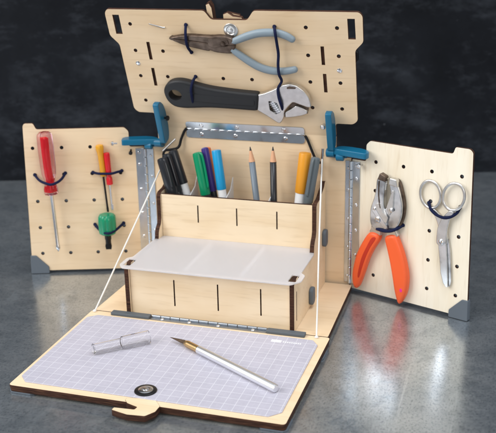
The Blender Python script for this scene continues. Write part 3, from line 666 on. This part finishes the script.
# ------------------------------------------------------------------ pens in the organiser
def pen(name, label, cat, x0, z0, x1, z1, y=14.4, kind='marker', r=.6, cap='blackplas', body='blackplas', capz=12.9, group='pens and pencils in the organizer', clip=None, dome=.25, lean=.02):
    """seen from tip (x0,z0) to (x1,z1) on the plane y=14"""
    c = CAM
    def at(x, z, yy):
        t = (yy-c.y)/(14-c.y); return Vector((c.x+(x-c.x)*t, yy, c.z+(z-c.z)*t))
    a = at(x0, z0, y+.5); b = at(x1, z1, y)
    d = (b-a).normalized(); ln = (a.z-.9)/(-d.z); ln = min(ln, 15)
    q = (-d).to_track_quat('Y', 'Z'); e = empty(name, label, cat, None, group)
    m4 = q.to_matrix().to_4x4(); m4.translation = (a+d*ln)*S; e.matrix_world = m4
    cl = min(ln-1, (a.z-capz)/(-d.z))
    if kind == 'marker':
        MB().lathe([(0, r*.7), (.1, r*.86), (ln-cl+.6, r*.88), (ln-cl+.7, r*.5)], (0, 0, 0), (0, 1, 0), 22).build('barrel', M[body], e)
        MB().lathe([(ln-cl, r*.94), (ln-cl+.1, r), (ln-dome*1.6, r*.97), (ln-dome*.5, r*.90), (ln-.06, r*.72), (ln, r*.45)], (0, 0, 0), (0, 1, 0), 26).build('cap', M[cap], e)
        if clip:
            # clip on the side of the cap that faces the room
            mt = m4.to_3x3().inverted() @ Vector(clip); mt.y = 0; mt.normalize()
            P = [(mt*(r*.8)+Vector((0, ln-.15, 0))), (mt*(r*1.25)+Vector((0, ln-.5, 0))), (mt*(r*1.35)+Vector((0, ln-2.2, 0))), (mt*(r*1.2)+Vector((0, ln-cl*.78, 0))), (mt*(r*1.05)+Vector((0, ln-cl*.82, 0)))]
            MB().tube(catmull([tuple(v) for v in P], 4, False), .17, 10).build('clip', M[cap], e)
    else:
        MB().lathe([(0, r), (ln-2.1, r)], (0, 0, 0), (0, 1, 0), 6).build('barrel', M[body], e, sharp=20)
        mb = MB().lathe([(ln-2.1, r*.98), (ln-.55, r*.36)], (0, 0, 0), (0, 1, 0), 18, 0).build('sharpened_wood', M['cedar'], e)
        MB().lathe([(ln-.56, r*.36), (ln-.05, r*.12), (ln, .03)], (0, 0, 0), (0, 1, 0), 12).build('lead', M['lead'], e)
    return e
pen('marker', 'black marker leaning at the far left of the pen bin', 'marker', -11.1, 18.0, -9.8, 12.9, 13.7, r=.84, clip=(.8, -1, 0))
pen('marker', 'second black marker from the left, with a clip, in the pen bin', 'marker', -10.45, 18.6, -8.9, 12.9, 14.6, r=.74, clip=(.9, -1, 0))
pen('marker', 'tallest black marker, right one of the three black markers', 'marker', -9.45, 19.2, -7.85, 13.6, 15.4, r=.72, body='white', capz=13.9)
pen('marker', 'green marker with a green clip in the pen bin', 'marker', -5.8, 19.1, -4.7, 12.8, 14.0, r=.72, cap='green', body='blackplas', clip=(1.0, -.5, 0), capz=13.0)
pen('marker', 'purple marker behind the green one', 'marker', -4.65, 19.85, -3.6, 13.6, 15.3, r=.56, cap='purple', body='blackplas', capz=13.2)
pen('marker', 'orange marker mostly hidden behind the purple one', 'marker', -4.3, 19.9, -3.5, 13.0, 16.0, r=.56, cap='orangepl', body='white', capz=13)
pen('marker', 'light blue capped marker with white barrel in the pen bin', 'marker', -2.95, 19.6, -2.25, 13.3, 14.6, r=.68, cap='cyan', body='white', capz=13.75, dome=.1)
pen('pencil', 'sharpened pencil with blue-grey paint in the pen bin', 'pencil', 1.98, 20.35, 2.75, 12.9, 14.6, 'pencil', .46, body='greypaint')
pen('pencil', 'sharpened pencil with black paint in the pen bin', 'pencil', 5.22, 20.55, 5.27, 12.8, 14.6, 'pencil', .46, body='blackplas')
pen('highlighter', 'thick amber yellow capped highlighter in the pen bin', 'highlighter', 9.75, 20.0, 9.05, 13.4, 14.9, r=.88, cap='yellow', body='white', capz=14.0, dome=.15)
pen('marker', 'thick grey marker with a clip at the right end of the pen bin', 'marker', 11.2, 19.4, 10.1, 12.9, 13.9, r=.66, cap='grey', body='grey', capz=13.0, clip=(-.2, -1, 0))

# ------------------------------------------------------------------ knife and its cap on the mat
kf = empty('craft_knife', 'silver craft knife with gold collar and pointed blade, lying on the grid mat', 'knife')
a = Vector((-2.45, -5.9, 0)); b = Vector((13.75, -15.3, 0)); d = (b-a).normalized(); Lk = (b-a).length; zc = .09+.5
m4 = Matrix((d, Vector((-d.y, d.x, 0)), Vector((0, 0, 1)))).transposed().to_4x4(); m4.translation = (a+Vector((0, 0, zc)))*S; kf.matrix_world = m4
MB().lathe([(5.1, .40), (5.2, .49), (Lk-.2, .50), (Lk-.06, .46), (Lk, .38)], (0, 0, 0), (1, 0, 0), 28).build('handle', M['alu'], kf)
mb = MB(); pr = [(2.55, .2), (2.7, .36), (2.9, .38)]
for i in range(16): pr.append((3.1+i*.125, .42 if i % 2 else .45))
pr += [(5.1, .44), (5.35, .47)]
mb.lathe(pr, (0, 0, 0), (1, 0, 0), 24).build('collar', M['brass'], kf)
MB().pillow([(0, -.36), (2.0, -.40), (2.9, -.28), (3.1, -.2), (3.1, .25), (2.3, .45), (1.9, .42)], -.03, .03, .02).build('blade', M['darksteel'], kf)
cp = empty('knife_cap', 'clear plastic stepped cap lying on the grid mat beside the knife', 'knife cap')
a = Vector((-10.3, -12.2, 0)); b = Vector((-5.0, -7.3, 0)); d = (b-a).normalized(); Lc = (b-a).length
m4 = Matrix((d, Vector((-d.y, d.x, 0)), Vector((0, 0, 1)))).transposed().to_4x4(); m4.translation = (a+Vector((0, 0, 0.09+.78)))*S; cp.matrix_world = m4
MB().lathe([(0, .5), (.06, .58), (Lc*.50, .60), (Lc*.515, .78), (Lc, .82), (Lc, .75), (Lc*.53, .71), (Lc*.50, .53), (.25, .53), (.2, .1)], (0, 0, 0), (1, 0, 0), 32).build('cap_shell', M['clear'], cp)
for x, r in ((.02, .62), (Lc-.12, .80)):
    MB().lathe([(x, r-.06), (x+.02, r+.02), (x+.10, r+.02), (x+.12, r-.06)], (0, 0, 0), (1, 0, 0), 32).build('cap_rim', M['clear'], cp)
